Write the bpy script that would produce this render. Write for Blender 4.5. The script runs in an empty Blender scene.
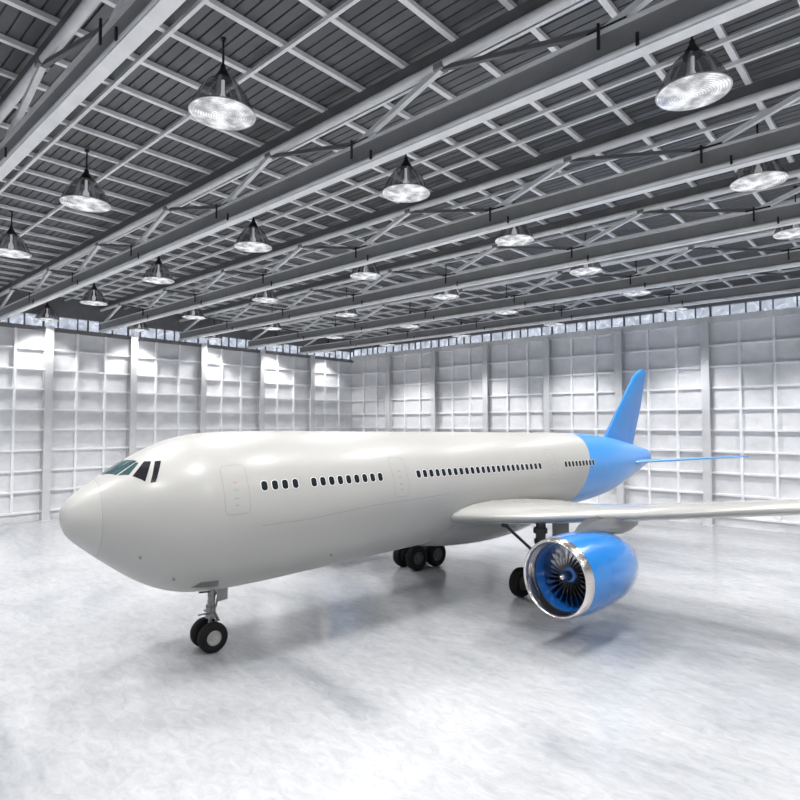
import bpy, bmesh, math, random
from mathutils import Vector, Matrix
random.seed(7)
C = bpy.context.scene.collection
PI = math.pi
R = math.radians

# ------------------------------------------------------------------ materials
def mat(name, col, rough=.5, metal=0., coat=0., var=0., scale=8., bump=0., bscale=40., spec=.5, stretch=(1, 1, 1)):
    m = bpy.data.materials.new(name); m.use_nodes = True
    nt = m.node_tree; b = nt.nodes['Principled BSDF']
    b.inputs['Base Color'].default_value = (*col, 1)
    b.inputs['Roughness'].default_value = rough
    b.inputs['Metallic'].default_value = metal
    b.inputs['Coat Weight'].default_value = coat
    b.inputs['Coat Roughness'].default_value = .2
    b.inputs['Specular IOR Level'].default_value = spec
    tc = nt.nodes.new('ShaderNodeTexCoord'); mp = nt.nodes.new('ShaderNodeMapping')
    mp.inputs['Scale'].default_value = stretch
    nt.links.new(tc.outputs['Object'], mp.inputs['Vector'])
    if var > 0:
        n = nt.nodes.new('ShaderNodeTexNoise'); n.inputs['Scale'].default_value = scale
        n.inputs['Detail'].default_value = 6; n.inputs['Roughness'].default_value = .65
        r = nt.nodes.new('ShaderNodeMapRange')
        r.inputs['From Min'].default_value = .3; r.inputs['From Max'].default_value = .7
        r.inputs['To Min'].default_value = 1 - var; r.inputs['To Max'].default_value = 1 + var
        v = nt.nodes.new('ShaderNodeVectorMath'); v.operation = 'SCALE'
        v.inputs[0].default_value = col
        nt.links.new(mp.outputs[0], n.inputs['Vector']); nt.links.new(n.outputs[0], r.inputs[0])
        nt.links.new(r.outputs[0], v.inputs['Scale']); nt.links.new(v.outputs[0], b.inputs['Base Color'])
    if bump > 0:
        n = nt.nodes.new('ShaderNodeTexNoise'); n.inputs['Scale'].default_value = bscale; n.inputs['Detail'].default_value = 4
        bp = nt.nodes.new('ShaderNodeBump'); bp.inputs['Strength'].default_value = bump; bp.inputs['Distance'].default_value = .05
        nt.links.new(mp.outputs[0], n.inputs['Vector']); nt.links.new(n.outputs[0], bp.inputs['Height'])
        nt.links.new(bp.outputs[0], b.inputs['Normal'])
    return m

M = {}
M['white'] = mat('fuselage_paint', (.35, .347, .338), .46, coat=.18, var=.015, scale=.6)
M['radome'] = mat('radome_paint', (.385, .382, .373), .46, coat=.18, var=.015, scale=.8)
M['blue'] = mat('tail_blue_paint', (.035, .235, .60), .32, coat=.5, var=.03, scale=.7)
M['blue_engine'] = mat('cowl_blue_paint', (.010, .165, .50), .2, coat=.8, var=.05, scale=.8)
M['blue_liner'] = mat('intake_blue_liner', (.01, .12, .45), .3, var=.05)
M['chrome'] = mat('polished_lip_metal', (.74, .70, .67), .2, 1)
M['steel'] = mat('turned_steel', (.50, .49, .48), .3, 1, var=.06, scale=4)
M['blade'] = mat('fan_blade_metal', (.42, .43, .45), .2, 1, var=.06, scale=4)
M['dark'] = mat('dark_gear_metal', (.055, .055, .058), .45, .3, var=.1, scale=6)
M['gear'] = mat('gear_grey_metal', (.24, .24, .24), .38, .5, var=.08, scale=6)
M['wing'] = mat('wing_paint', (.33, .328, .316), .25, coat=.5, var=.015, scale=.5)
M['pylon'] = mat('pylon_grey_paint', (.24, .236, .23), .35, var=.04, scale=2)
M['rubber'] = mat('tyre_rubber', (.006, .006, .0065), .7, var=.15, scale=10, spec=.25)
M['hub'] = mat('wheel_hub_metal', (.40, .39, .38), .35, .5, var=.08, scale=8)
M['hub_dark'] = mat('dark_hub_metal', (.10, .10, .10), .5, .3, var=.1, scale=8)  # darker metal for the main wheel hubs
M['glass_teal'] = mat('windshield_glass', (.03, .07, .078), .1, coat=.4)
M['glass_dark'] = mat('side_glass', (.010, .010, .014), .15, coat=.3)
M['cabin_glass'] = mat('cabin_glass', (.004, .008, .012), .35, spec=.2)
M['seam'] = mat('panel_seam', (.21, .21, .21), .6, var=.1)
M['seam_light'] = mat('window_surround', (.74, .74, .74), .3)
M['seam_grey'] = mat('placard_grey', (.25, .25, .26), .5)
M['red'] = mat('door_marking', (.42, .20, .19), .5)
M['bay'] = mat('bay_shade_door_grey', (.13, .13, .13), .5, var=.1)  # dark grey for the painted bay shade and the main gear doors
M['wallpanel'] = mat('wall_panel', (.74, .745, .765), .55, var=.11, scale=.55, bump=.12, bscale=6, stretch=(1, 1, 1.4))
M['member'] = mat('painted_steel_member', (.88, .885, .90), .45, var=.05, scale=1.5)
M['column'] = mat('column_paint', (.60, .605, .62), .45, var=.06, scale=1.2)
M['truss'] = mat('truss_paint', (.74, .745, .76), .4, .15, var=.1, scale=1.2)
M['truss_shaded'] = mat('truss_shaded_paint', (.13, .132, .138), .5, .1, var=.1, scale=1.2)  # shaded copy of the truss paint, for top web and falling diagonals
M['web'] = mat('chord_web_shaded', (.22, .222, .228), .45, .1, var=.1, scale=1.2)  # truss colour darkened for the weakly lit chord web; top gussets share it
M['purlin'] = mat('purlin_galvanised', (.80, .805, .82), .4, .1, var=.08, scale=1.5)
M['beamdark'] = mat('eave_beam_paint', (.17, .17, .18), .5, var=.1, scale=1.5)
M['lampblack'] = mat('lamp_housing_black', (.008, .008, .008), .4, var=.05)
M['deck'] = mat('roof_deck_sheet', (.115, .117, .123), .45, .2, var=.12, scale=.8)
M['trim'] = mat('base_trim', (.36, .365, .38), .5, var=.08)

def floor_mat():
    m = bpy.data.materials.new('polished_concrete_floor'); m.use_nodes = True
    nt = m.node_tree; b = nt.nodes['Principled BSDF']
    tc = nt.nodes.new('ShaderNodeTexCoord')
    def noise(sc, det, st, rough=.6, dist=0.):
        mp = nt.nodes.new('ShaderNodeMapping'); mp.inputs['Scale'].default_value = st
        mp.inputs['Rotation'].default_value = (0, 0, R(35))
        n = nt.nodes.new('ShaderNodeTexNoise'); n.inputs['Scale'].default_value = sc
        n.inputs['Detail'].default_value = det; n.inputs['Roughness'].default_value = rough
        n.inputs['Distortion'].default_value = dist
        nt.links.new(tc.outputs['Object'], mp.inputs[0]); nt.links.new(mp.outputs[0], n.inputs['Vector'])
        return n
    big = noise(.09, 6, (1, 2.2, 1), .62, .6)
    fine = noise(1.6, 8, (1, 2.0, 1), .75, .8)
    cr = nt.nodes.new('ShaderNodeValToRGB')
    cr.color_ramp.elements[0].position = .28; cr.color_ramp.elements[0].color = (.20, .212, .232, 1)
    cr.color_ramp.elements[1].position = .68; cr.color_ramp.elements[1].color = (.39, .396, .412, 1)
    e = cr.color_ramp.elements.new(.47); e.color = (.325, .333, .348, 1)
    nt.links.new(big.outputs[0], cr.inputs[0])
    mr = nt.nodes.new('ShaderNodeMapRange'); mr.inputs['From Min'].default_value = .3; mr.inputs['From Max'].default_value = .62
    mr.inputs['To Min'].default_value = .80; mr.inputs['To Max'].default_value = 1.05
    nt.links.new(fine.outputs[0], mr.inputs[0])
    v = nt.nodes.new('ShaderNodeVectorMath'); v.operation = 'SCALE'
    nt.links.new(cr.outputs[0], v.inputs[0]); nt.links.new(mr.outputs[0], v.inputs['Scale'])
    nt.links.new(v.outputs[0], b.inputs['Base Color'])
    rr = nt.nodes.new('ShaderNodeMapRange'); rr.inputs['From Min'].default_value = .3; rr.inputs['From Max'].default_value = .7
    rr.inputs['To Min'].default_value = .26; rr.inputs['To Max'].default_value = .13; b.inputs['Specular IOR Level'].default_value = .7
    nt.links.new(big.outputs[0], rr.inputs[0]); nt.links.new(rr.outputs[0], b.inputs['Roughness'])
    bp = nt.nodes.new('ShaderNodeBump'); bp.inputs['Strength'].default_value = .08; bp.inputs['Distance'].default_value = .02
    nt.links.new(fine.outputs[0], bp.inputs['Height']); nt.links.new(bp.outputs[0], b.inputs['Normal'])
    return m
M['floor'] = floor_mat()

def lens_mat():            # prismatic glass lens of a lit lamp
    m = bpy.data.materials.new('lit_prismatic_lens'); m.use_nodes = True
    nt = m.node_tree; b = nt.nodes['Principled BSDF']
    b.inputs['Base Color'].default_value = (.45, .455, .47, 1); b.inputs['Roughness'].default_value = .15
    tc = nt.nodes.new('ShaderNodeTexCoord')
    w = nt.nodes.new('ShaderNodeTexWave'); w.wave_type = 'RINGS'; w.rings_direction = 'Z'
    w.inputs['Scale'].default_value = 4.5; w.inputs['Distortion'].default_value = 2.5; w.inputs['Detail'].default_value = 2
    n = nt.nodes.new('ShaderNodeTexNoise'); n.inputs['Scale'].default_value = 2.2; n.inputs['Detail'].default_value = 4
    nt.links.new(tc.outputs['Object'], w.inputs[0]); nt.links.new(tc.outputs['Object'], n.inputs[0])
    nr = nt.nodes.new('ShaderNodeMapRange'); nr.inputs['From Min'].default_value = .38; nr.inputs['From Max'].default_value = .66
    nt.links.new(n.outputs[0], nr.inputs[0])
    wr = nt.nodes.new('ShaderNodeMapRange'); wr.inputs['To Min'].default_value = .35
    nt.links.new(w.outputs[1], wr.inputs[0])
    mu = nt.nodes.new('ShaderNodeMath'); mu.operation = 'MULTIPLY'
    nt.links.new(wr.outputs[0], mu.inputs[0]); nt.links.new(nr.outputs[0], mu.inputs[1])
    r = nt.nodes.new('ShaderNodeMapRange'); r.inputs['From Min'].default_value = 0; r.inputs['From Max'].default_value = .8
    r.inputs['To Min'].default_value = .02; r.inputs['To Max'].default_value = .8
    nt.links.new(mu.outputs[0], r.inputs[0])
    b.inputs['Emission Color'].default_value = (1, 1, 1, 1)
    nt.links.new(r.outputs[0], b.inputs['Emission Strength'])
    return m
M['lens'] = lens_mat()
def shade_mat():           # ribbed clear glass, mostly see-through
    m = bpy.data.materials.new('ribbed_clear_glass'); m.use_nodes = True
    nt = m.node_tree; b = nt.nodes['Principled BSDF']; out = nt.nodes['Material Output']
    b.inputs['Base Color'].default_value = (.5, .5, .52, 1); b.inputs['Roughness'].default_value = .12
    tr = nt.nodes.new('ShaderNodeBsdfTransparent'); tr.inputs[0].default_value = (.52, .52, .54, 1)
    mx = nt.nodes.new('ShaderNodeMixShader')
    tc = nt.nodes.new('ShaderNodeTexCoord'); sp = nt.nodes.new('ShaderNodeSeparateXYZ')
    at = nt.nodes.new('ShaderNodeMath'); at.operation = 'ARCTAN2'
    nt.links.new(tc.outputs['Object'], sp.inputs[0]); nt.links.new(sp.outputs[0], at.inputs[0]); nt.links.new(sp.outputs[1], at.inputs[1])
    ml = nt.nodes.new('ShaderNodeMath'); ml.operation = 'MULTIPLY'; ml.inputs[1].default_value = 9
    sn = nt.nodes.new('ShaderNodeMath'); sn.operation = 'SINE'
    nt.links.new(at.outputs[0], ml.inputs[0]); nt.links.new(ml.outputs[0], sn.inputs[0])
    r = nt.nodes.new('ShaderNodeMapRange'); r.inputs['From Min'].default_value = .55; r.inputs['From Max'].default_value = 1
    r.inputs['To Min'].default_value = .16; r.inputs['To Max'].default_value = .65
    nt.links.new(sn.outputs[0], r.inputs[0]); nt.links.new(r.outputs[0], mx.inputs[0])
    nt.links.new(tr.outputs[0], mx.inputs[1]); nt.links.new(b.outputs[0], mx.inputs[2]); nt.links.new(mx.outputs[0], out.inputs[0])
    return m
M['shade'] = shade_mat()
def bulb_mat():
    m = bpy.data.materials.new('glowing_bulb'); m.use_nodes = True
    b = m.node_tree.nodes['Principled BSDF']
    b.inputs['Emission Color'].default_value = (1, 1, 1, 1); b.inputs['Emission Strength'].default_value = .6
    return m
M['bulb'] = bulb_mat()
def clerestory_mat():      # translucent corrugated daylight panel, patchy
    m = bpy.data.materials.new('translucent_daylight_panel'); m.use_nodes = True
    nt = m.node_tree; b = nt.nodes['Principled BSDF']; out = nt.nodes['Material Output']
    b.inputs['Base Color'].default_value = (.35, .36, .38, 1); b.inputs['Roughness'].default_value = .3
    tr = nt.nodes.new('ShaderNodeBsdfTransparent'); tr.inputs[0].default_value = (.95, .96, 1, 1)
    mx = nt.nodes.new('ShaderNodeMixShader')
    tc = nt.nodes.new('ShaderNodeTexCoord'); mp = nt.nodes.new('ShaderNodeMapping')
    mp.inputs['Rotation'].default_value = (R(40), R(40), 0)
    w = nt.nodes.new('ShaderNodeTexNoise'); w.inputs['Scale'].default_value = 1.1
    w.inputs['Detail'].default_value = 4; w.inputs['Distortion'].default_value = 1.5
    nt.links.new(tc.outputs['Object'], mp.inputs[0]); nt.links.new(mp.outputs[0], w.inputs[0])
    r = nt.nodes.new('ShaderNodeMapRange'); r.inputs['From Min'].default_value = .35; r.inputs['From Max'].default_value = .65
    r.inputs['To Min'].default_value = .15; r.inputs['To Max'].default_value = .8
    nt.links.new(w.outputs[0], r.inputs[0]); nt.links.new(r.outputs[0], mx.inputs[0])
    tl = nt.nodes.new('ShaderNodeBsdfTranslucent'); tl.inputs[0].default_value = (.55, .56, .58, 1)
    nt.links.new(tr.outputs[0], mx.inputs[1]); nt.links.new(tl.outputs[0], mx.inputs[2]); nt.links.new(mx.outputs[0], out.inputs[0])
    return m
M['clerestory'] = clerestory_mat()

# ------------------------------------------------------------------ helpers
def obj(name, bm, m, parent=None, smooth=False, angle=None):
    me = bpy.data.meshes.new(name)
    bmesh.ops.recalc_face_normals(bm, faces=bm.faces[:])
    bm.to_mesh(me); bm.free()
    ms = m if isinstance(m, (list, tuple)) else [m]
    for k in ms: me.materials.append(M[k])
    o = bpy.data.objects.new(name, me); C.objects.link(o)
    if smooth:
        for p in me.polygons: p.use_smooth = True
        if angle: me.set_sharp_from_angle(angle=R(angle))
    if parent: o.parent = parent
    return o
def empty(name, loc=(0, 0, 0), rz=0):
    o = bpy.data.objects.new(name, None); C.objects.link(o); o.location = loc; o.rotation_euler = (0, 0, rz)
    o.empty_display_size = .5
    return o
def tag(o, label=None, cat=None, group=None, kind=None):
    if label: o['label'] = label
    if cat: o['category'] = cat
    if group: o['group'] = group
    if kind: o['kind'] = kind
    return o
def box(bm, x0, y0, z0, x1, y1, z1):
    vs = [bm.verts.new(p) for p in ((x0, y0, z0), (x1, y0, z0), (x1, y1, z0), (x0, y1, z0), (x0, y0, z1), (x1, y0, z1), (x1, y1, z1), (x0, y1, z1))]
    for f in ((0, 3, 2, 1), (4, 5, 6, 7), (0, 1, 5, 4), (1, 2, 6, 5), (2, 3, 7, 6), (3, 0, 4, 7)): bm.faces.new([vs[i] for i in f])
    return vs
def tube(bm, a, b, r0, r1=None, n=12, cap=True):
    a, b = Vector(a), Vector(b); r1 = r0 if r1 is None else r1
    d = (b - a).normalized(); u = d.orthogonal().normalized(); v = d.cross(u)
    A_ = [bm.verts.new(a + (u * math.cos(2 * PI * i / n) + v * math.sin(2 * PI * i / n)) * r0) for i in range(n)]
    B_ = [bm.verts.new(b + (u * math.cos(2 * PI * i / n) + v * math.sin(2 * PI * i / n)) * r1) for i in range(n)]
    for i in range(n): bm.faces.new([A_[i], A_[(i + 1) % n], B_[(i + 1) % n], B_[i]])
    if cap: bm.faces.new(A_[::-1]); bm.faces.new(B_)
def bar(bm, a, b, w, h):    # rectangular bar between two points, h measured in the vertical plane
    a, b = Vector(a), Vector(b); d = (b - a).normalized()
    s = d.cross(Vector((0, 0, 1)))
    s = s.normalized() if s.length > 1e-4 else Vector((1, 0, 0))
    t = s.cross(d).normalized()
    q = [[bm.verts.new(p + s * sx * w / 2 + t * tz * h / 2) for sx, tz in ((-1, -1), (1, -1), (1, 1), (-1, 1))] for p in (a, b)]
    for i in range(4): bm.faces.new([q[0][i], q[0][(i + 1) % 4], q[1][(i + 1) % 4], q[1][i]])
    bm.faces.new(q[0][::-1]); bm.faces.new(q[1])
def lathe(bm, prof, n=48, axis='Z', off=(0, 0, 0), a0=0, a1=2 * PI):
    """prof = [(along, radius)...]"""
    ax, ay, az = off; full = abs(a1 - a0 - 2 * PI) < 1e-6
    rows = []
    cnt = n if full else n + 1
    for h, r in prof:
        if r < 1e-5:
            p = (ax, ay, az + h) if axis == 'Z' else ((ax, ay + h, az) if axis == 'Y' else (ax + h, ay, az))
            rows.append([bm.verts.new(p)] * cnt); continue
        row = []
        for i in range(cnt):
            t = a0 + (a1 - a0) * i / n; c, s = math.cos(t) * r, math.sin(t) * r
            p = (ax + c, ay + s, az + h) if axis == 'Z' else ((ax + c, ay + h, az + s) if axis == 'Y' else (ax + h, ay + c, az + s))
            row.append(bm.verts.new(p))
        rows.append(row)
    for a, b in zip(rows, rows[1:]):
        for i in range(n):
            j = (i + 1) % cnt
            f = []
            for v in (a[i], a[j], b[j], b[i]):
                if v not in f: f.append(v)
            if len(f) > 2:
                try: bm.faces.new(f)
                except ValueError: pass

# ------------------------------------------------------------------ hangar layout
XL, YB = -57.54, 53.68            # inner planes of left and back wall
BX, BY = 7.255, 7.305             # column bays
XR, YF = XL + 11 * BX, YB - 12 * BY
ZC, ZB1, ZCL, ZE, ZD = 16.72, 17.33, 17.95, 19.30, 19.62  # cladding top, beam top, clerestory top, eave, deck

# floor
bm = bmesh.new(); box(bm, XL - 1, YF - 14, -.3, XR + 1, YB + 1, 0)
tag(obj('floor', bm, 'floor'), 'smooth pale grey polished concrete hangar floor', kind='structure')

# ceiling: ribbed deck sheet, ribs run along X
bm = bmesh.new(); y = YF - .6; prof = []
while y < YB + .6:
    prof += [(y, ZD), (y + .29, ZD), (y + .305, ZD + .07), (y + .335, ZD + .07)]; y += .35
pa = [bm.verts.new((XL - .6, a, b)) for a, b in prof]; pb = [bm.verts.new((XR + .6, a, b)) for a, b in prof]
for i in range(len(prof) - 1): bm.faces.new([pa[i], pa[i + 1], pb[i + 1], pb[i]])
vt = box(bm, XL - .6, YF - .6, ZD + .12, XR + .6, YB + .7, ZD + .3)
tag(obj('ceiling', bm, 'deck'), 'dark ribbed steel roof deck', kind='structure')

LV = {'wall_left': (16.45, 16.80, 17.85), 'wall_back': (16.70, 17.25, 18.15), 'wall_right': (16.70, 17.25, 18.15), 'wall_front': (16.70, 17.25, 18.15)}
def wall(name, a, b, inward, label, door=None):
    ZC = LV[name][0]
    """wall from a to b (2D); inward = unit 2D normal pointing indoors; girts and studs as parts"""
    a, b, nrm = Vector(a), Vector(b), Vector(inward); L = (b - a).length; d = (b - a).normalized()
    def wb(bm, s0, s1, z0, z1, p0, p1):
        P = [a + d * s + nrm * p for s, p in ((s0, p0), (s1, p0), (s1, p1), (s0, p1))]
        vs = [bm.verts.new((q.x, q.y, z)) for z in (z0, z1) for q in P]
        for f in ((0, 3, 2, 1), (4, 5, 6, 7), (0, 1, 5, 4), (1, 2, 6, 5), (2, 3, 7, 6), (3, 0, 4, 7)): bm.faces.new([vs[i] for i in f])
    holes = [door] if door else []
    def segs(z0, z1):
        if door and z0 < door[2]: return [(0, door[0]), (door[1], L)]
        return [(0, L)]
    bm = bmesh.new()
    if door:
        wb(bm, 0, door[0], 0, door[2], -.25, 0); wb(bm, door[1], L, 0, door[2], -.25, 0); wb(bm, 0, L, door[2], ZC, -.25, 0)
    else: wb(bm, 0, L, 0, ZC, -.25, 0)
    w = obj(name, bm, 'wallpanel'); tag(w, label, kind='structure')
    for k in range(-4, 6):
        z = 7.82 + 1.755 * k
        if z > ZC - .3: continue
        bm = bmesh.new()
        for s0, s1 in segs(z, z): wb(bm, s0, s1, z - .08, z + .08, 0, .24)
        obj('girt', bm, 'member', w)
    return w, wb, a, d, nrm, L, segs

def studs(W, n, bay, m='member', first=True):
    w, wb, a, d, nrm, L, segs = W; ZC = LV[w.name][0]
    for i in range(n):
        for k in (1, 2):
            s = (i + k / 3) * bay
            z0 = .82
            if len(segs(0, 0)) == 2 and segs(0, 0)[0][1] - .3 < s < segs(0, 0)[1][0] + .3: z0 = 15.0
            bm = bmesh.new(); wb(bm, s - .09, s + .09, z0, ZC, 0, .27); obj('stud', bm, m, w)

NL, NB = 12, 11
WL = wall('wall_left', (XL, YB), (XL, YF), (1, 0), 'tall white panelled wall with steel grid on the left')
WB = wall('wall_back', (XL, YB), (XR, YB), (0, -1), 'tall white panelled wall with steel grid behind the aircraft')
WR = wall('wall_right', (XR, YB), (XR, YF), (-1, 0), 'white panelled hangar wall on the right side')
WF = wall('wall_front', (XL, YF), (XR, YF), (0, 1), 'white panelled hangar wall with an added wide open doorway', door=(10, 70, 15.0))  # unseen wall; doorway added to let daylight onto the plane
studs(WL, NL, BY); studs(WB, NB, BX); studs(WR, NL, BY); studs(WF, NB, BX)

def wallstrip(W, name, z0, z1, p0, p1, m, label, cuts=False):
    w, wb, a, d, nrm, L, segs = W
    bm = bmesh.new()
    for s0, s1 in (segs(z0, z0) if cuts else [(0, L)]): wb(bm, s0, s1, z0, z1, p0, p1)
    return tag(obj(name, bm, m), label, kind='structure')
side = ['left', 'back', 'right', 'front']
for i, W in enumerate((WL, WB, WR, WF)):
    ZC, ZB1, ZCL = LV[W[0].name]
    wallstrip(W, 'baseboard_' + side[i], 0, .72, 0, .10, 'wallpanel', 'low pale concrete kerb along the %s wall' % side[i], cuts=True)
    wallstrip(W, 'trim_%d' % (i + 1), ZC, ZB1, -.25, .30, 'truss' if i != 0 else 'beamdark', 'horizontal steel beam along the top of the %s wall' % side[i])  # left beam gets the dark paint: its shade is put into the colour
    wallstrip(W, 'trim_%d' % (i + 5), ZCL, ZD, -.25, .12, 'beamdark', 'dark eave beam above the high windows of the %s wall' % side[i])
    w, wb, a, d, nrm, L, segs = W
    bm = bmesh.new(); wb(bm, 0, L, ZB1, ZCL, -.14, -.11)
    win = tag(obj('window_%d' % (i + 1), bm, 'clerestory'), 'long band of translucent high windows over the %s wall' % side[i], kind='structure')
    bay = BX if i % 2 else BY; n = int(round(L / bay))
    for j in range(n):
        for k, wd in ((0, .16), (.2, .1), (.36, .1), (.5, .14), (.62, .08), (.84, .1)):
            s = (j + k) * bay + .3
            bm = bmesh.new(); wb(bm, s - wd / 2, s + wd / 2, ZB1, ZCL, -.08, .06); obj('mullion', bm, 'beamdark', win)

# columns: H sections standing in front of the walls
def column_mesh():
    bm = bmesh.new()
    for y0, y1 in ((.02, .08), (.62, .70)): box(bm, -.31, y0, .04, .31, y1, ZC + .1)
    box(bm, -.05, .08, .04, .05, .62, ZC + .1)
    box(bm, -.40, 0, 0, .40, .78, .05)
    return bm
ordn = ['first', 'second', 'third', 'fourth', 'fifth', 'sixth', 'seventh', 'eighth', 'ninth', 'tenth', 'eleventh', 'twelfth', 'thirteenth', 'fourteenth']
def nth_word(n):
    if n <= 14: return ordn[n - 1]
    teen = {15: 'fifteenth', 16: 'sixteenth', 17: 'seventeenth', 18: 'eighteenth', 19: 'nineteenth', 20: 'twentieth', 30: 'thirtieth', 40: 'fortieth'}
    if n in teen: return teen[n]
    return {2: 'twenty-', 3: 'thirty-', 4: 'forty-'}[n // 10] + ordn[n % 10 - 1]
col0 = None
def put_column(x, y, rz, label, grp):
    global col0
    if col0 is None: col0 = obj('steel_column', column_mesh(), 'column'); o = col0
    else: o = col0.copy(); C.objects.link(o)
    o.location = (x, y, 0); o.rotation_euler = (0, 0, rz)
    tag(o, label, 'column', grp)
for i in range(1, NL): put_column(XL + .1, YB - i * BY, -PI / 2, 'white steel H-column on the left wall, %s from the far corner' % ordn[i - 1], 'steel columns along the left wall')
for i in range(1, NB): put_column(XL + i * BX, YB - .1, PI, 'white steel H-column on the back wall, %s from the corner behind the plane' % ordn[i - 1], 'steel columns along the back wall')
for i in range(1, NL): put_column(XR - .1, YB - i * BY, PI / 2, 'white steel H-column on the right wall, %s from the back wall' % ordn[i - 1], 'steel columns along the right wall')

# roof trusses
TY = [44.9, 37.55, 29.38, 21.6, 13.37, 5.4, -2.6, -10.6, -18.6, -26.6]
ZF = 16.83
def make_truss():
    t = empty('roof_truss')
    x0, x1 = XL + .12, XR - .12
    bm = bmesh.new()      # bottom chord: I beam, wide flanges
    box(bm, x0, -.17, 0, x1, .17, .08); box(bm, x0, -.15, .80, x1, .15, .86)
    tube(bm, (x0, -.10, .12), (x1, -.10, .12), .10, n=10)
    obj('bottom_chord', bm, 'truss', t, True, 40)
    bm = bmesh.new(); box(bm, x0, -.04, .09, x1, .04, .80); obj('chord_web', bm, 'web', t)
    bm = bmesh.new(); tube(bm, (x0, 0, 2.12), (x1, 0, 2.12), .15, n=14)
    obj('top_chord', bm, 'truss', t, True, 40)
    bm = bmesh.new(); box(bm, x0, -.05, 2.24, x1, .05, 2.62); obj('top_web', bm, 'truss_shaded', t)
    zb, zt = .90, 2.02
    for k in range(-1, 10):
        xb, xt, xt0 = XL + 9.5 + 8.5 * k, XL + 13.0 + 8.5 * k, XL + 4.5 + 8.5 * k
        if x0 < xb < x1 and xt < x1:
            bm = bmesh.new(); bar(bm, (xb, 0, zb), (xt, 0, zt), .17, .17); obj('diagonal', bm, 'truss', t)
        if xt0 > x0 and xb < x1:
            bm = bmesh.new(); bar(bm, (xt0, 0, zt), (xb, 0, zb), .13, .13); obj('diagonal', bm, 'truss_shaded', t)  # these diagonals carry their shading in the colour
        for xx, zz, nm in ((xb, .86, 1), (xt0, 2.0, 0)):
            if x0 + 1 < xx < x1 - 1:
                bm = bmesh.new()
                if nm:
                    box(bm, xx - .45, -.09, zz, xx + .5, .09, zz + .10)
                    for xc in (xx - .1, xx + .8):
                        b2 = bmesh.new(); box(b2, xc - .035, -.25, zz - (.8 if xc > xx else .5), xc + .035, -.20, zz - (.5 if xc > xx else -.12)); obj('cable_clip', b2, 'lampblack', t)
                else: box(bm, xx - .16, -.17, zz - .05, xx + .16, .17, zz + .12)
                obj('gusset_plate', bm, 'lampblack' if nm else 'web', t)
    return t
t0 = make_truss()
def copy_tree(o):
    c = o.copy(); C.objects.link(c)
    for ch in list(o.children):
        d = ch.copy(); C.objects.link(d); d.parent = c
        for g in ch.children:
            e = g.copy(); C.objects.link(e); e.parent = d
    return c
for i, y in enumerate(TY):
    o = t0 if i == 0 else copy_tree(t0)
    o.location = (0, y, ZF)
    tag(o, 'grey steel roof truss spanning the hangar, %s from the back wall' % ordn[i], 'roof truss', 'roof trusses under the deck')

# thin purlins parallel to the trusses
pur = [];
TT = TY + [YF + 1]
for i in range(len(TY)):
    y0, y1 = ([53.2] + TY)[i + 1], ([53.2] + TY)[i]          # y0 nearer the front
    fr = (.27, .60)
    if i == 4: fr = (.10, .62, .79)
    for f in fr: pur.append(y0 + (y1 - y0) * f)
p0 = None
for i, y in enumerate(sorted(pur, reverse=True)):
    if p0 is None:
        bm = bmesh.new(); box(bm, XL + .15, -.055, 0, XR - .15, .055, .13); p0 = obj('roof_purlin', bm, 'purlin'); o = p0
    else: o = p0.copy(); C.objects.link(o)
    o.location = (0, y, 19.30)
    tag(o, 'slim purlin parallel to the trusses, %s from the back wall' % nth_word(i + 1), 'purlin', 'slim purlins between the trusses')
p1 = None; i = 0
x = XL + 1.2
while x < XR - .3:
    if p1 is None:
        bm = bmesh.new(); box(bm, -.085, YF + .3, 0, .085, YB - .2, .15); p1 = obj('roof_rafter', bm, 'purlin'); o = p1
    else: o = p1.copy(); C.objects.link(o)
    o.location = (x, 0, 19.44); i += 1
    tag(o, 'wide light rafter under the dark roof deck, %s from the left wall' % nth_word(i), 'rafter', 'wide rafters under the deck')
    x += 1.93

# high bay lamps
def make_lamp():
    t = empty('pendant_lamp')
    bm = bmesh.new(); lathe(bm, [(1.42, .0), (1.42, .07), (1.30, .09), (1.02, .25), (.98, .25), (.98, 0)], 20); obj('lamp_housing', bm, 'lampblack', t, True, 40)
    bm = bmesh.new(); tube(bm, (0, 0, 1.40), (0, 0, 2.20), .032, n=8); tube(bm, (0, 0, 2.16), (0, 0, 2.22), .09, n=10); obj('suspension_rod', bm, 'lampblack', t)
    prof = [(1.00, .25), (.95, .36), (.85, .47), (.70, .58), (.50, .70), (.30, .80), (.12, .88), (.03, .93), (0, .93)]
    bm = bmesh.new(); lathe(bm, prof, 40); obj('glass_shade', bm, 'shade', t, True)
    bm = bmesh.new(); lathe(bm, [(.012, .935), (-.012, .935), (-.012, .905), (.012, .905), (.012, .935)], 40); obj('shade_rim', bm, 'steel', t, True, 40)
    bm = bmesh.new(); lathe(bm, [(-.01, .905), (-.05, .7), (-.08, .45), (-.095, .2), (-.10, 0)], 40); obj('lens', bm, 'lens', t, True)
    bm = bmesh.new(); lathe(bm, [(.98, .05), (.60, .05), (.46, .11), (.32, .13), (.22, .10), (.17, 0)], 16); obj('bulb', bm, 'bulb', t, True)
    return t
LAMPPOWER = 2700
ld = bpy.data.lights.new('lamp_beam', 'SPOT'); ld.energy = LAMPPOWER; ld.spot_size = R(119); ld.spot_blend = .5
ld.shadow_soft_size = .8; ld.color = (1, .99, .975)
lw = ld.copy(); lw.energy = LAMPPOWER * .5      # weaker lamps in the line beside the left wall
L0 = make_lamp(); nth = 0
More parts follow.
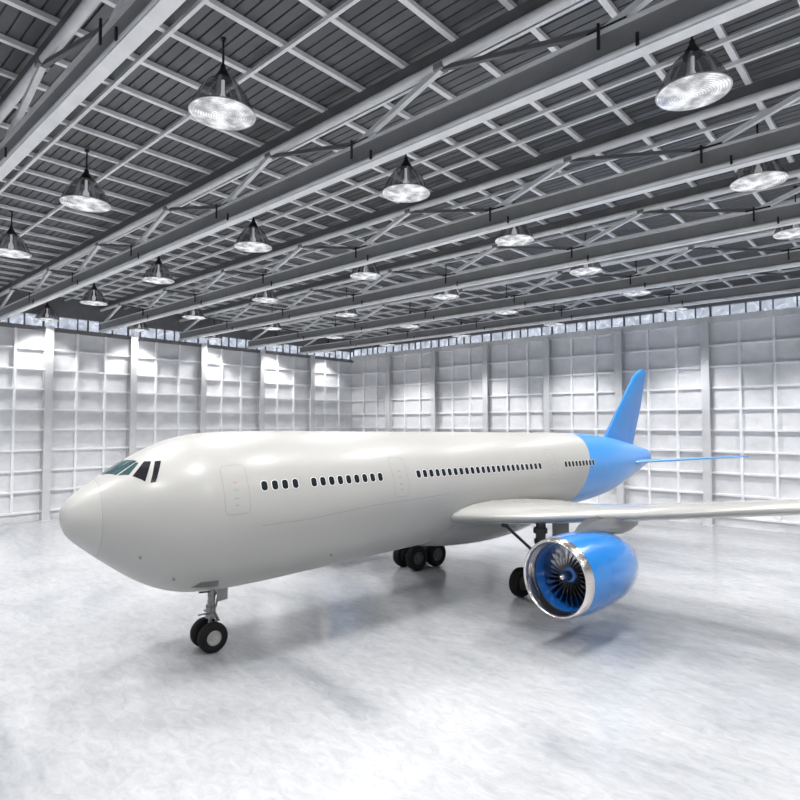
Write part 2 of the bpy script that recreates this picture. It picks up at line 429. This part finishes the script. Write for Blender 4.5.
for iy in range(1, 9):
    for ix in range(1, 9):
        x, y = -66.42 + 10.307 * ix, 56.17 - 7.895 * iy
        if y < YF + 1: continue
        o = L0 if nth == 0 else copy_tree(L0); nth += 1
        o.location = (x, y, 17.25)
        tag(o, 'ribbed glass pendant lamp, %s from left wall, %s row from back wall' % (ordn[ix - 1], ordn[iy - 1]), 'lamp', 'glass high-bay lamps')
        s = bpy.data.objects.new('lamp_beam', lw if ix == 1 else ld); C.objects.link(s); s.parent = o; s.location = (0, 0, -.30)

# ------------------------------------------------------------------ airplane
AP = empty('airplane', (-20.2, 11.6, 0), R(-8))
tag(AP, 'white passenger jet with blue tail and blue engine parked in the hangar', 'airplane')
FT = [-4.95, -4.79, -4.33, -3.48, -2.34, -0.95, 0.97, 3.53, 7.25, 11.95, 17.3, 22.6, 26.0, 29.0, 32.1]
ZT = [5.44, 5.83, 6.24, 6.83, 7.50, 7.98, 8.09, 8.07, 8.01, 7.95, 7.87, 7.79, 7.62, 7.16, 6.60]
ZB = [5.44, 4.80, 4.33, 3.63, 2.81, 2.32, 2.25, 2.34, 2.48, 2.68, 3.05, 3.42, 3.72, 4.55, 5.39]
FU = [math.sqrt(t - FT[0]) for t in FT]
def pchip(x, y, q):
    n = len(x); h = [x[i + 1] - x[i] for i in range(n - 1)]; d = [(y[i + 1] - y[i]) / h[i] for i in range(n - 1)]
    m = [0] * n
    for i in range(1, n - 1):
        if d[i - 1] * d[i] > 0:
            w1 = 2 * h[i] + h[i - 1]; w2 = h[i] + 2 * h[i - 1]; m[i] = (w1 + w2) / (w1 / d[i - 1] + w2 / d[i])
    m[0] = d[0]; m[-1] = d[-1]
    k = 0
    while k < n - 2 and q > x[k + 1]: k += 1
    s = (q - x[k]) / h[k]
    return (1 + 2 * s) * (1 - s) ** 2 * y[k] + s * (1 - s) ** 2 * h[k] * m[k] + s * s * (3 - 2 * s) * y[k + 1] + s * s * (s - 1) * h[k] * m[k + 1]
NT = 480
def smooth_table(Z):
    T_ = [pchip(FU, Z, FU[-1] * i / NT) for i in range(NT + 1)]
    for w in (11, 9, 7):
        G = lambda i: (2 * T_[0] - T_[-i]) if i < 0 else (2 * T_[NT] - T_[2 * NT - i] if i > NT else T_[i])
        T_ = [sum(G(i + k) for k in range(-w, w + 1)) / (2 * w + 1) for i in range(NT + 1)]
    return T_
TZT, TZB = smooth_table(ZT), smooth_table(ZB)
def prof(t):
    u = math.sqrt(max(0, t - FT[0])) / FU[-1] * NT; k = min(int(u), NT - 1); f = u - k
    a = TZT[k] * (1 - f) + TZT[k + 1] * f; b = TZB[k] * (1 - f) + TZB[k + 1] * f
    return (a + b) / 2, max((a - b) / 2, 0)
def surf(t, th, off=0.):
    zc, r = prof(t); return Vector(((r + off) * math.sin(th), t, zc + (r + off) * math.cos(th)))
def th_of(t, z):
    zc, r = prof(t); return math.acos(max(-1, min(1, (z - zc) / r)))
def fus_grid(ts, n=128):
    bm = bmesh.new(); rows = []
    for t in ts:
        zc, r = prof(t)
        if r < 1e-3: rows.append([bm.verts.new((0, t, zc))] * n); continue
        rows.append([bm.verts.new(surf(t, 2 * PI * i / n)) for i in range(n)])
    for a, b in zip(rows, rows[1:]):
        for i in range(n):
            j = (i + 1) % n; f = []
            for v in (a[i], a[j], b[j], b[i]):
                if v not in f: f.append(v)
            bm.faces.new(f)
    return bm, rows
TR = -3.96
us = [math.sqrt(TR - FT[0]) * i / 22 for i in range(23)]
bm, rows = fus_grid([FT[0] + u * u for u in us]); obj('radome', bm, 'radome', AP, True)
ua, ub = math.sqrt(TR - FT[0]), math.sqrt(32.1 - FT[0])
ts = [FT[0] + (ua + (ub - ua) * i / 170) ** 2 for i in range(171)]
def body(tail):
    bm, rows = fus_grid(ts)
    # rounded end of the tail cone
    prev = rows[-1]; zc, r = prof(32.1)
    for k in range(1, 7):
        a = k / 6 * PI / 2; rr = r * math.cos(a); tt = 32.1 + .38 * math.sin(a)
        if k == 6: cur = [bm.verts.new((0, tt, zc))] * 128
        else: cur = [bm.verts.new((rr * math.sin(2 * PI * i / 128), tt, zc + rr * math.cos(2 * PI * i / 128))) for i in range(128)]
        for i in range(128):
            j = (i + 1) % 128; f = []
            for v in (prev[i], prev[j], cur[j], cur[i]):
                if v not in f: f.append(v)
            bm.faces.new(f)
        prev = cur
    bmesh.ops.bisect_plane(bm, geom=bm.verts[:] + bm.edges[:] + bm.faces[:], plane_co=(0, 19.07, 0), plane_no=Vector((0, 1, -.47)).normalized(),
                           clear_outer=not tail, clear_inner=tail)
    return bm
tag(obj('fuselage', body(False), 'white', AP, True), 'glossy off-white fuselage')
tag(obj('tail_section', body(True), 'blue', AP, True), 'sky blue rear fuselage')

def patch(corners, off, nu=10, nv=8):
    """bilinear patch over (t, theta deg) corners laid on the skin"""
    bm = bmesh.new(); g = []
    (a, b, c, d) = corners
    for i in range(nu + 1):
        u = i / nu; row = []
        for j in range(nv + 1):
            v = j / nv
            t = (1 - u) * ((1 - v) * a[0] + v * b[0]) + u * ((1 - v) * d[0] + v * c[0])
            h = (1 - u) * ((1 - v) * a[1] + v * b[1]) + u * ((1 - v) * d[1] + v * c[1])
            row.append(bm.verts.new(surf(t, R(h), off)))
        g.append(row)
    for i in range(nu):
        for j in range(nv): bm.faces.new([g[i][j], g[i][j + 1], g[i + 1][j + 1], g[i + 1][j]])
    # edge skirt so the pane has thickness
    r = bmesh.ops.extrude_edge_only(bm, edges=[e for e in bm.edges if e.is_boundary])
    for v in [x for x in r['geom'] if isinstance(x, bmesh.types.BMVert)]:
        zc, rr = prof(v.co.y); c0 = Vector((0, v.co.y, zc)); dd = (v.co - c0); v.co = c0 + dd.normalized() * (rr - .02)
    return bm
CW = [([(-3.74, 2.5), (-3.05, 1.8), (-2.82, 20), (-3.46, 26)], 'glass_teal'), ([(-3.41, 28.5), (-2.87, 21.8), (-2.80, 24.6), (-3.16, 35.5)], 'glass_teal'),
      ([(-3.08, 39.3), (-2.66, 26.3), (-2.49, 30.2), (-2.80, 50.5)], 'glass_dark'), ([(-2.67, 53.2), (-2.39, 32), (-2.23, 34.2), (-2.52, 53.5)], 'glass_dark')]
for cs, m in CW:
    for sgn in (1, -1):
        cc = [(t, h * sgn) for t, h in cs]
        if sgn < 0: cc = cc[::-1]
        tag(obj('cockpit_window', patch(cc, .012), m, AP, True, 50), 'teal-tinted windscreen pane' if m == 'glass_teal' else 'near-black cockpit side pane')

def rrect(w, h, r, n=4):
    p = []
    for cx, cy, a in ((w / 2 - r, h / 2 - r, 0), (-w / 2 + r, h / 2 - r, 90), (-w / 2 + r, -h / 2 + r, 180), (w / 2 - r, -h / 2 + r, 270)):
        for k in range(n + 1): p.append((cx + r * math.cos(R(a + 90 * k / n)), cy + r * math.sin(R(a + 90 * k / n))))
    return p
def skin_loop(t, z, pts, off):
    zc, r = prof(t); h0 = th_of(t, z)
    if len(pts) == 20 and max(abs(p[1]) for p in pts) > .4:      # long sides follow the curved skin
        q = []
        for a, b in zip(pts, pts[1:] + pts[:1]): q += [(a[0] + (b[0] - a[0]) * k / 12, a[1] + (b[1] - a[1]) * k / 12) for k in range(12)]
        pts = q
    return [surf(t + a, h0 - b / r, off) for a, b in pts]
def cabin_window(t, z):
    bm = bmesh.new()
    L = [[bm.verts.new(p) for p in skin_loop(t, z, rrect(*q), o)] for q, o in (((.275, .385, .12), -.01), ((.275, .385, .12), .008), ((.235, .345, .10), .008), ((.235, .345, .10), .0075))]
    n = len(L[0])
    for a, b in zip(L, L[1:]):
        for i in range(n): bm.faces.new([a[i], a[(i + 1) % n], b[(i + 1) % n], b[i]])
    zc, r = prof(t); c = bm.verts.new(surf(t, th_of(t, z), .010)); q = L[-1]
    for i in range(n):
        f = bm.faces.new([q[i], q[(i + 1) % n], c]); f.material_index = 1
    o = obj('cabin_window', bm, ['seam_light', 'cabin_glass'], AP)
    return o
wt = [.86, 1.27, 1.67, 2.09] + [2.88 + .396 * i for i in range(9)] + [8.17 + .3817 * i for i in range(24)] + [19.39 + .361 * i for i in range(9)]
for t in wt: cabin_window(t, 6.21 - .009 * max(0, t - 8))

def seam_loop(name, t, z, w, h, r, width=.022, m='seam', closed=True, parent=AP):
    bm = bmesh.new()
    o_ = [bm.verts.new(p) for p in skin_loop(t, z, rrect(w, h, r), .004)]
    i_ = [bm.verts.new(p) for p in skin_loop(t, z, rrect(w - 2 * width, h - 2 * width, max(r - width, .01)), .004)]
    n = len(o_)
    for i in range(n): bm.faces.new([o_[i], o_[(i + 1) % n], i_[(i + 1) % n], i_[i]])
    return obj(name, bm, m, parent)
def skin_strip(name, pts, width, m, parent, off=.004):
    bm = bmesh.new(); P = []
    for (t0_, z0_), (t1_, z1_) in zip(pts, pts[1:]):
        for k in range(12): P.append((t0_ + (t1_ - t0_) * k / 12, z0_ + (z1_ - z0_) * k / 12))
    P.append(pts[-1]); rows = []
    for t, z in P:
        zc, r = prof(t); h = th_of(t, z)
        rows.append([bm.verts.new(surf(t, h - width / 2 / r, off)), bm.verts.new(surf(t, h + width / 2 / r, off))])
    for a, b in zip(rows, rows[1:]): bm.faces.new([a[0], a[1], b[1], b[0]])
    return obj(name, bm, m, parent)
for (t, w) in ((-.16, .88), (7.12, .80), (18.1, .72)):
    zc, r = prof(t)
    zlo, zhi = 5.36, 6.93
    h = r * (th_of(t, zlo) - th_of(t, zhi)); zm = prof(t)[0] + r * math.cos((th_of(t, zlo) + th_of(t, zhi)) / 2)
    bm = bmesh.new(); lp = [bm.verts.new(p) for p in skin_loop(t, zm, rrect(w, h, .16), .003)]
    # door leaf follows the skin
    bm.free(); bm = bmesh.new(); g = []
    for i in range(13):
        row = []
        for j in range(7):
            hh = th_of(t, zhi) + (th_of(t, zlo) - th_of(t, zhi)) * i / 12
            row.append(bm.verts.new(surf(t - w / 2 + .06 + (w - .12) * j / 6, hh, .0025)))
        g.append(row)
    for i in range(12):
        for j in range(6): bm.faces.new([g[i][j], g[i][j + 1], g[i + 1][j + 1], g[i + 1][j]])
    d = obj('passenger_door', bm, 'white', AP, True)
    seam_loop('door_seam', t, zm, w, h + .04, .17, .012, parent=d)
    seam_loop('door_handle', t - .02, 6.14, .17, .07, .02, .014, 'seam_grey', parent=d)
    for zz, ww in ((6.38, .13), (5.86, .16), (5.64, .10)):
        skin_strip('door_marking', [(t - .02 - ww / 2, zz), (t - .02 + ww / 2, zz)], .04, 'red' if zz > 6 else 'seam_grey', d, .006)
skin_strip('panel_seam', [(.7, 4.87), (2.6, 4.9), (5.6, 5.12), (9.9, 5.24)], .014, 'seam', AP)
skin_strip('panel_seam', [(9.9, 5.24), (10.0, 4.6)], .014, 'seam', AP)
bm = bmesh.new(); rows = [[bm.verts.new(surf(TR + dx, 2 * PI * i / 96, .004)) for i in range(96)] for dx in (-.004, .004)]
for i in range(96): bm.faces.new([rows[0][i], rows[0][(i + 1) % 96], rows[1][(i + 1) % 96], rows[1][i]])
obj('radome_seam', bm, 'seam', AP)
for t, th in ((-2.96, 123), (3.97, 132), (-1.9, 138)):
    bm = bmesh.new(); p = surf(t, R(th)); q = surf(t, R(th), .09)
    bar(bm, p, q + Vector((0, .05, 0)), .02, .08); tag(obj('probe', bm, 'gear', AP), 'tiny grey probe on the lower nose')
# flat dark patch on the skin: painted shade of the nose gear bay
obj('bay_shade_patch', patch([(-1.2, 149), (-1.0, 140), (-.40, 139), (-.25, 150)], .006), 'bay', AP, True, 50)

# belly fairing
bm = bmesh.new()
bmesh.ops.create_uvsphere(bm, u_segments=64, v_segments=40, radius=1, matrix=Matrix.Translation((0, 13.9, 4.0)) @ Matrix.Diagonal((2.42, 6.6, 1.80, 1)))
obj('belly_fairing', bm, 'wing', AP, True)

# wings
def airfoil(T, c, n=22, camber=.0):
    up, lo = [], []
    for i in range(n + 1):
        x = (1 - math.cos(PI * i / n)) / 2
        yt = 5 * (.2969 * math.sqrt(x) - .126 * x - .3516 * x * x + .2843 * x ** 3 - .1036 * x ** 4)
        up.append((x * c, yt * T * 1.08)); lo.append((x * c, -yt * T * .92))
    return up + lo[-2:0:-1]
def lerp_tab(tab, s):
    for a, b in zip(tab, tab[1:]):
        if s <= b[0]:
            k = (s - a[0]) / (b[0] - a[0]); return [p + (q - p) * k for p, q in zip(a, b)]
    return list(tab[-1])
# s, t of leading edge, chord, lowest z near the nose, thickness
WT = [(1.2, 9.3, 10.0, 3.63, 1.08), (2.5, 10.3, 8.6, 3.70, .97), (4.2, 11.1, 7.2, 3.82, .86), (6, 11.95, 6.2, 3.99, .76), (9, 13.45, 5.2, 4.33, .63), (13, 15.5, 4.2, 4.82, .60), (19, 18.6, 2.9, 5.55, .34), (23.6, 21.0, 1.7, 6.1, .2), (24.2, 21.7, 1.0, 6.2, .08)]
def wing(sgn):
    bm = bmesh.new(); rows = []
    S = [1.2 + (24.2 - 1.2) * i / 60 for i in range(61)]
    for s in S:
        _, tl, c, zb, T = lerp_tab(WT, s)
        rows.append([bm.verts.new((sgn * s, tl + x, zb + .46 * T + z - .012 * x * (1 if x > .4 * c else 0) * 0)) for x, z in airfoil(T, c)])
    n = len(rows[0])
    for a, b in zip(rows, rows[1:]):
        for i in range(n): bm.faces.new([a[i], a[(i + 1) % n], b[(i + 1) % n], b[i]])
    bm.faces.new(rows[0]); bm.faces.new(rows[-1][::-1])
    return obj('wing', bm, 'wing', AP, True, 60)
for sgn in (1, -1):
    w_ = wing(sgn)
    bm = bmesh.new()      # aileron / flap seam line on the upper surface
    rows = []
    for i in range(41):
        s = 3.2 + (21 - 3.2) * i / 40; _, tl, c, zb, T = lerp_tab(WT, s); x = .74
        yt = 5 * (.2969 * math.sqrt(x) - .126 * x - .3516 * x * x + .2843 * x ** 3 - .1036 * x ** 4) * T * 1.08 + zb + .46 * T + .006
        rows.append([bm.verts.new((sgn * s, tl + x * c, yt)), bm.verts.new((sgn * s, tl + x * c + .03, yt - .001))])
    for a, b in zip(rows, rows[1:]): bm.faces.new([a[0], a[1], b[1], b[0]])
    obj('flap_seam', bm, 'seam', w_)

# vertical stabiliser
def fin_loft(secs, name, m, swap=False):
    """secs: list of (pos along span as (x,z), t_le, chord, thickness); swap=False -> horizontal surface"""
    bm = bmesh.new(); rows = []
    for (x, z), tl, c, T in secs:
        pts = airfoil(T, c, 14)
        rows.append([bm.verts.new((x + (yy if swap else 0), tl + xx, z + (0 if swap else yy))) for xx, yy in pts])
    n = len(rows[0])
    for a, b in zip(rows, rows[1:]):
        for i in range(n): bm.faces.new([a[i], a[(i + 1) % n], b[(i + 1) % n], b[i]])
    bm.faces.new(rows[0]); bm.faces.new(rows[-1][::-1])
    return obj(name, bm, m, AP, True, 55)
fin = fin_loft([((0, 6.6), 26.2, 4.4, .40), ((0, 7.6), 27.07, 3.95, .34), ((0, 9.6), 28.9, 3.0, .26), ((0, 11.6), 30.7, 1.86, .17), ((0, 11.95), 31.1, 1.55, .13), ((0, 12.2), 31.65, 1.0, .09), ((0, 12.33), 32.2, .46, .05)], 'vertical_stabilizer', 'blue', True)
bm = bmesh.new()
for sx in (1, -1):
    bar(bm, (sx * .11, 30.0, 7.3), (sx * .045, 31.75, 11.2), .012, .02)
obj('rudder_seam', bm, 'seam', fin)
for sgn in (1, -1):
    fin_loft([((sgn * .3, 5.72), 27.4, 3.6, .26), ((sgn * 1.0, 5.78), 28.0, 3.2, .24), ((sgn * 4, 6.03), 30.0, 2.2, .17), ((sgn * 6.55, 6.26), 31.6, 1.2, .10), ((sgn * 6.8, 6.28), 32.0, .7, .05)], 'horizontal_stabilizer', 'blue')

# engines
EZ = 2.68
def engine(sgn):
    sx, y0 = sgn * 8.45, 9.55
    off = (sx, y0, EZ)
    bm = bmesh.new()
    lathe(bm, [(.38, 1.462), (.8, 1.50), (1.4, 1.52), (2.2, 1.50), (3.0, 1.41), (3.6, 1.27), (4.0, 1.13), (4.15, 1.06), (4.16, 1.0), (3.8, 1.0), (3.2, 1.02)], 96, 'Y', off)
    cowl = tag(obj('engine_cowl', bm, 'blue_engine', AP, True, 50), 'glossy blue engine cowl')
    bm = bmesh.new()
    pr = [(.38, 1.463), (.22, 1.450), (.10, 1.425), (.03, 1.395), (0, 1.365), (.02, 1.335), (.08, 1.305), (.2, 1.275), (.36, 1.255), (.5, 1.25)]
    lathe(bm, pr, 96, 'Y', off); tag(obj('intake_lip', bm, 'chrome', cowl, True), 'polished metal intake lip')
    bm = bmesh.new(); lathe(bm, [(.5, 1.25), (.52, 1.235), (.56, 1.235)], 96, 'Y', off); obj('intake_seam', bm, 'lampblack', cowl, True, 40)
    bm = bmesh.new(); lathe(bm, [(.56, 1.24), (.8, 1.235), (1.1, 1.23), (1.45, 1.22)], 96, 'Y', off); tag(obj('intake_liner', bm, 'blue_liner', cowl, True), 'deep blue intake liner')
    bm = bmesh.new(); lathe(bm, [(1.42, 1.225), (1.44, .0)], 64, 'Y', off); obj('fan_backing', bm, 'lampblack', cowl)
    bm = bmesh.new(); lathe(bm, [(.92, .0), (.92, .19), (.98, .27), (1.40, .34)], 48, 'Y', off); tag(obj('fan_hub', bm, 'blue_liner', cowl, True, 40), 'dark blue fan hub')
    bm = bmesh.new(); lathe(bm, [(.42, 0), (.435, .04), (.48, .08), (.62, .15), (.78, .18), (.90, .195), (.94, .20)], 32, 'Y', off); tag(obj('spinner', bm, 'chrome', cowl, True), 'polished pointed spinner')
    bm = bmesh.new(); lathe(bm, [(3.2, .80), (3.9, .70), (4.4, .55), (4.4, .49), (4.0, .5)], 48, 'Y', off); obj('exhaust_nozzle', bm, 'steel', cowl, True, 50)
    nb = 26; first = None
    for k in range(nb):
        if first is None:
            bm = bmesh.new(); g = []
            for i in range(9):
                u = i / 8; r = .26 + (1.215 - .26) * u; tw = R(28 + 34 * u); ch = .15 + .09 * math.sin(PI * min(1, u * .85 + .1))
                row = []
                for j in range(5):
                    v = (j / 4 - .5) * 2 * ch
                    lean = .05 * math.sin(PI * u)
                    row.append((v * math.sin(tw) + lean, v * math.cos(tw) + .0, r, .012 * (1 - (2 * j / 4 - 1) ** 2) + .003))
                g.append(row)
            F = [[bm.verts.new((a + th_, b, c)) for a, b, c, th_ in row] for row in g]
            B = [[bm.verts.new((a - th_, b, c)) for a, b, c, th_ in row] for row in g]
            for Q in (F, B):
                for i in range(8):
                    for j in range(4): bm.faces.new([Q[i][j], Q[i][j + 1], Q[i + 1][j + 1], Q[i + 1][j]])
            for i in range(8):
                for j in (0, 4): bm.faces.new([F[i][j], F[i + 1][j], B[i + 1][j], B[i][j]])
            for j in range(4):
                for i in (0, 8): bm.faces.new([F[i][j], F[i][j + 1], B[i][j + 1], B[i][j]])
            first = obj('fan_blade', bm, 'blade', cowl, True, 40); o = first
        else:
            o = first.copy(); C.objects.link(o); o.parent = cowl
        o.location = (sx, y0 + 1.10, EZ); o.rotation_euler = (0, 2 * PI * k / nb, 0)
    # panel line around the cowl
    bm = bmesh.new(); lathe(bm, [(1.45, 1.5235), (1.47, 1.5235)], 96, 'Y', off); obj('cowl_seam', bm, 'seam_blue', cowl)
    # pylon
    bm = bmesh.new()
    sec = [(11.0, 4.10, 4.24, .06), (11.4, 4.05, 4.42, .16), (12.2, 3.95, 4.62, .24), (13.2, 3.85, 4.60, .28), (14.2, 3.78, 4.45, .28), (14.9, 3.86, 4.4, .24), (15.4, 3.98, 4.38, .16), (15.65, 4.1, 4.36, .05)]
    rows = []
    for t, z0, z1, hw in sec:
        row = []
        for q in range(12):
            a = PI * q / 11 - PI / 2
            row.append(bm.verts.new((sx + hw * math.cos(PI * (q / 11) + PI) * 1.0, t, z0 + (z1 - z0) * (1 - math.sin(PI * q / 11) ** .5))))
        rows.append(row)
    for a, b in zip(rows, rows[1:]):
        for q in range(11): bm.faces.new([a[q], a[q + 1], b[q + 1], b[q]])
    for rw in (rows[0], rows[-1]): bm.faces.new(rw)
    tag(obj('engine_pylon', bm, 'pylon', AP, True, 50), 'grey engine pylon fairing')
M['seam_blue'] = mat('cowl_seam_paint', (.006, .09, .36), .4)
for sgn in (1, -1): engine(sgn)

# landing gear
def tyre(parent, x, y, r, w, m='rubber', hm='hub', hr=.55, face=1):
    bm = bmesh.new(); h = w / 2
    pr = [(-h * .80, r * hr * .98), (-h * .98, r * .66), (-h, r * .78), (-h * .92, r * .90), (-h * .70, r * .965), (-h * .42, r * .985), (-h * .40, r * .972), (-h * .34, r * .972), (-h * .32, r * .995),
          (0 - h * .04, r), (-h * .03, r * .985), (h * .03, r * .985), (h * .04, r), (h * .32, r * .995), (h * .34, r * .972), (h * .40, r * .972), (h * .42, r * .985), (h * .70, r * .965), (h * .92, r * .90), (h, r * .78), (h * .98, r * .66), (h * .80, r * hr * .98)]
    lathe(bm, pr, 40, 'X', (x, y, r)); obj('tyre', bm, m, parent, True, 40)
    bm = bmesh.new()
    lathe(bm, [(-h * .80, r * hr), (-h * .86, r * hr * .93), (-h * .55, r * hr * .82), (-h * .50, r * .22), (-h * .72, r * .17), (-h * .72, 0)], 32, 'X', (x, y, r))
    lathe(bm, [(h * .80, r * hr), (h * .86, r * hr * .93), (h * .55, r * hr * .82), (h * .50, r * .22), (h * .72, r * .17), (h * .72, 0)], 32, 'X', (x, y, r))
    for k in range(8):
        a = 2 * PI * k / 8
        for sx in (1, -1):
            c = (x + sx * h * .50, y + r * .36 * math.cos(a), r + r * .36 * math.sin(a))
            tube(bm, c, (c[0] + sx * .03, c[1], c[2]), r * .035, n=8)
    obj('wheel_hub', bm, hm, parent, True, 35)
# nose gear
bm = bmesh.new()
tube(bm, (0, .10, 1.45), (0, .16, 2.7), .135, n=16); tube(bm, (0, .04, .50), (0, .10, 1.5), .075, n=16)
tube(bm, (0, .09, 1.16), (0, .10, 1.30), .20, n=16); tube(bm, (0, .09, 1.34), (0, .10, 1.56), .18, n=16); lathe(bm, [(-.05, .0), (-.05, .15), (.05, .15), (.05, 0)], 16, 'Z', (0, .12, 1.98))
ng = tag(obj('nose_gear_strut', bm, 'gear', AP, True, 40), 'light grey nose gear strut')
bm = bmesh.new(); tube(bm, (-.45, .03, .54), (.45, .03, .54), .06, n=12); obj('axle', bm, 'gear', ng, True, 40)
for s in (.37, -.37): tyre(ng, s, .03, .545, .36, hr=.50)
bm = bmesh.new(); bar(bm, (0, .20, 1.40), (0, .36, 1.05), .18, .06); bar(bm, (0, .36, 1.05), (0, .10, .70), .16, .05); tube(bm, (-.12, .36, 1.05), (.12, .36, 1.05), .04, n=8); obj('torque_link', bm, 'gear', ng)
bm = bmesh.new()
for sx in (1, -1):
    tube(bm, (sx * .16, .02, 1.28), (sx * .16, .02, 1.62), .05, n=10); tube(bm, (sx * .05, .0, 1.36), (sx * .34, -.02, 1.36), .035, n=8)
tube(bm, (-.2, .08, 1.72), (.2, .08, 1.72), .055, n=10); tube(bm, (.05, -.12, 1.35), (.08, -.42, 1.36), .022, n=8); tube(bm, (.1, .25, 1.55), (.12, .30, 1.9), .04, n=8)
tube(bm, (.15, .12, 1.20), (.15, .12, 1.34), .07, n=10)
obj('steering_actuator', bm, 'gear', ng, True, 40)
bm = bmesh.new(); tube(bm, (.04, -.38, 2.17), (.04, .05, 2.12), .035, n=8); tube(bm, (0, .18, 1.95), (0, 1.1, 2.45), .05, n=8); obj('drag_brace', bm, 'dark', ng)
bm = bmesh.new()
v = [(.20, .20, 2.34), (.20, .66, 2.36), (.24, .62, 1.80), (.24, .24, 1.76)]
for dx in (0, .035):
    pass
vs = [bm.verts.new((a + dx, b, c)) for dx in (0, .035) for a, b, c in v]
for f in ((0, 1, 2, 3), (7, 6, 5, 4), (0, 4, 5, 1), (1, 5, 6, 2), (2, 6, 7, 3), (3, 7, 4, 0)): bm.faces.new([vs[i] for i in f])
obj('gear_door', bm, 'gear', ng)
# main gears
for sgn in (1, -1):
    cx, cy = (3.75, 15.0) if sgn > 0 else (-4.5, 14.5)
    bm = bmesh.new()
    tube(bm, (cx, cy, .75), (cx, cy + .05, 2.2), .13, n=16); tube(bm, (cx, cy + .05, 2.1), (cx, cy + .1, 4.2), .24, n=16)
    tube(bm, (cx, cy + .05, 2.55), (cx, cy + .05, 2.75), .31, n=16); tube(bm, (cx, cy + .05, 3.05), (cx, cy + .05, 3.3), .34, n=16)
    mg = tag(obj('main_gear_strut', bm, 'dark', AP, True, 40), 'dark main gear strut')
    bm = bmesh.new(); box(bm, cx - .12, cy - .95, .60, cx + .12, cy + .95, .84)
    for yy in (-.75, .75): tube(bm, (cx - .62, cy + yy, .70), (cx + .62, cy + yy, .70), .08, n=12)
    obj('bogie_beam', bm, 'dark', mg)
    for yy in (-.75, .75):
        for sx in (-.57, .57): tyre(mg, cx + sx, cy + yy, .70, .50, hm='hub_dark', hr=.52)
    bm = bmesh.new(); tube(bm, (cx - sgn * .1, cy - .3, 2.15), (cx - sgn * 1.55, cy - .9, 3.42), .075, n=10)
    lathe(bm, [(-.14, 0), (-.14, .2), (.14, .2), (.14, 0)], 12, 'X', (cx - sgn * 1.5, cy - .9, 3.42)); obj('side_brace', bm, 'dark', mg, True, 40)
    bm = bmesh.new(); bar(bm, (cx, cy - .20, 2.3), (cx, cy - .55, 1.6), .18, .08); bar(bm, (cx, cy - .55, 1.6), (cx, cy - .16, 1.0), .16, .07); obj('torque_link', bm, 'dark', mg)
    bm = bmesh.new(); box(bm, cx + sgn * .55, cy + .25, 2.3, cx + sgn * .60, cy + 1.55, 4.0); obj('gear_door', bm, 'bay', mg)

# ------------------------------------------------------------------ world, camera, view
w = bpy.data.worlds.new('overcast_sky'); bpy.context.scene.world = w; w.use_nodes = True
bg = w.node_tree.nodes['Background']; bg.inputs[0].default_value = (.86, .92, 1, 1); bg.inputs[1].default_value = 1.0

cam = bpy.data.cameras.new('camera'); co = bpy.data.objects.new('camera', cam); C.objects.link(co)
cam.sensor_width = 36; cam.lens = 588.24 / 800 * 36; cam.clip_end = 500
co.location = (0, 0, 8.4); co.rotation_euler = (R(90 + 2.239), 0, R(42.307))
bpy.context.scene.camera = co
vs = bpy.context.scene.view_settings
vs.view_transform = 'Standard'; vs.look = 'None'; vs.gamma = 1; vs.use_curve_mapping = False; vs.exposure = 0.2
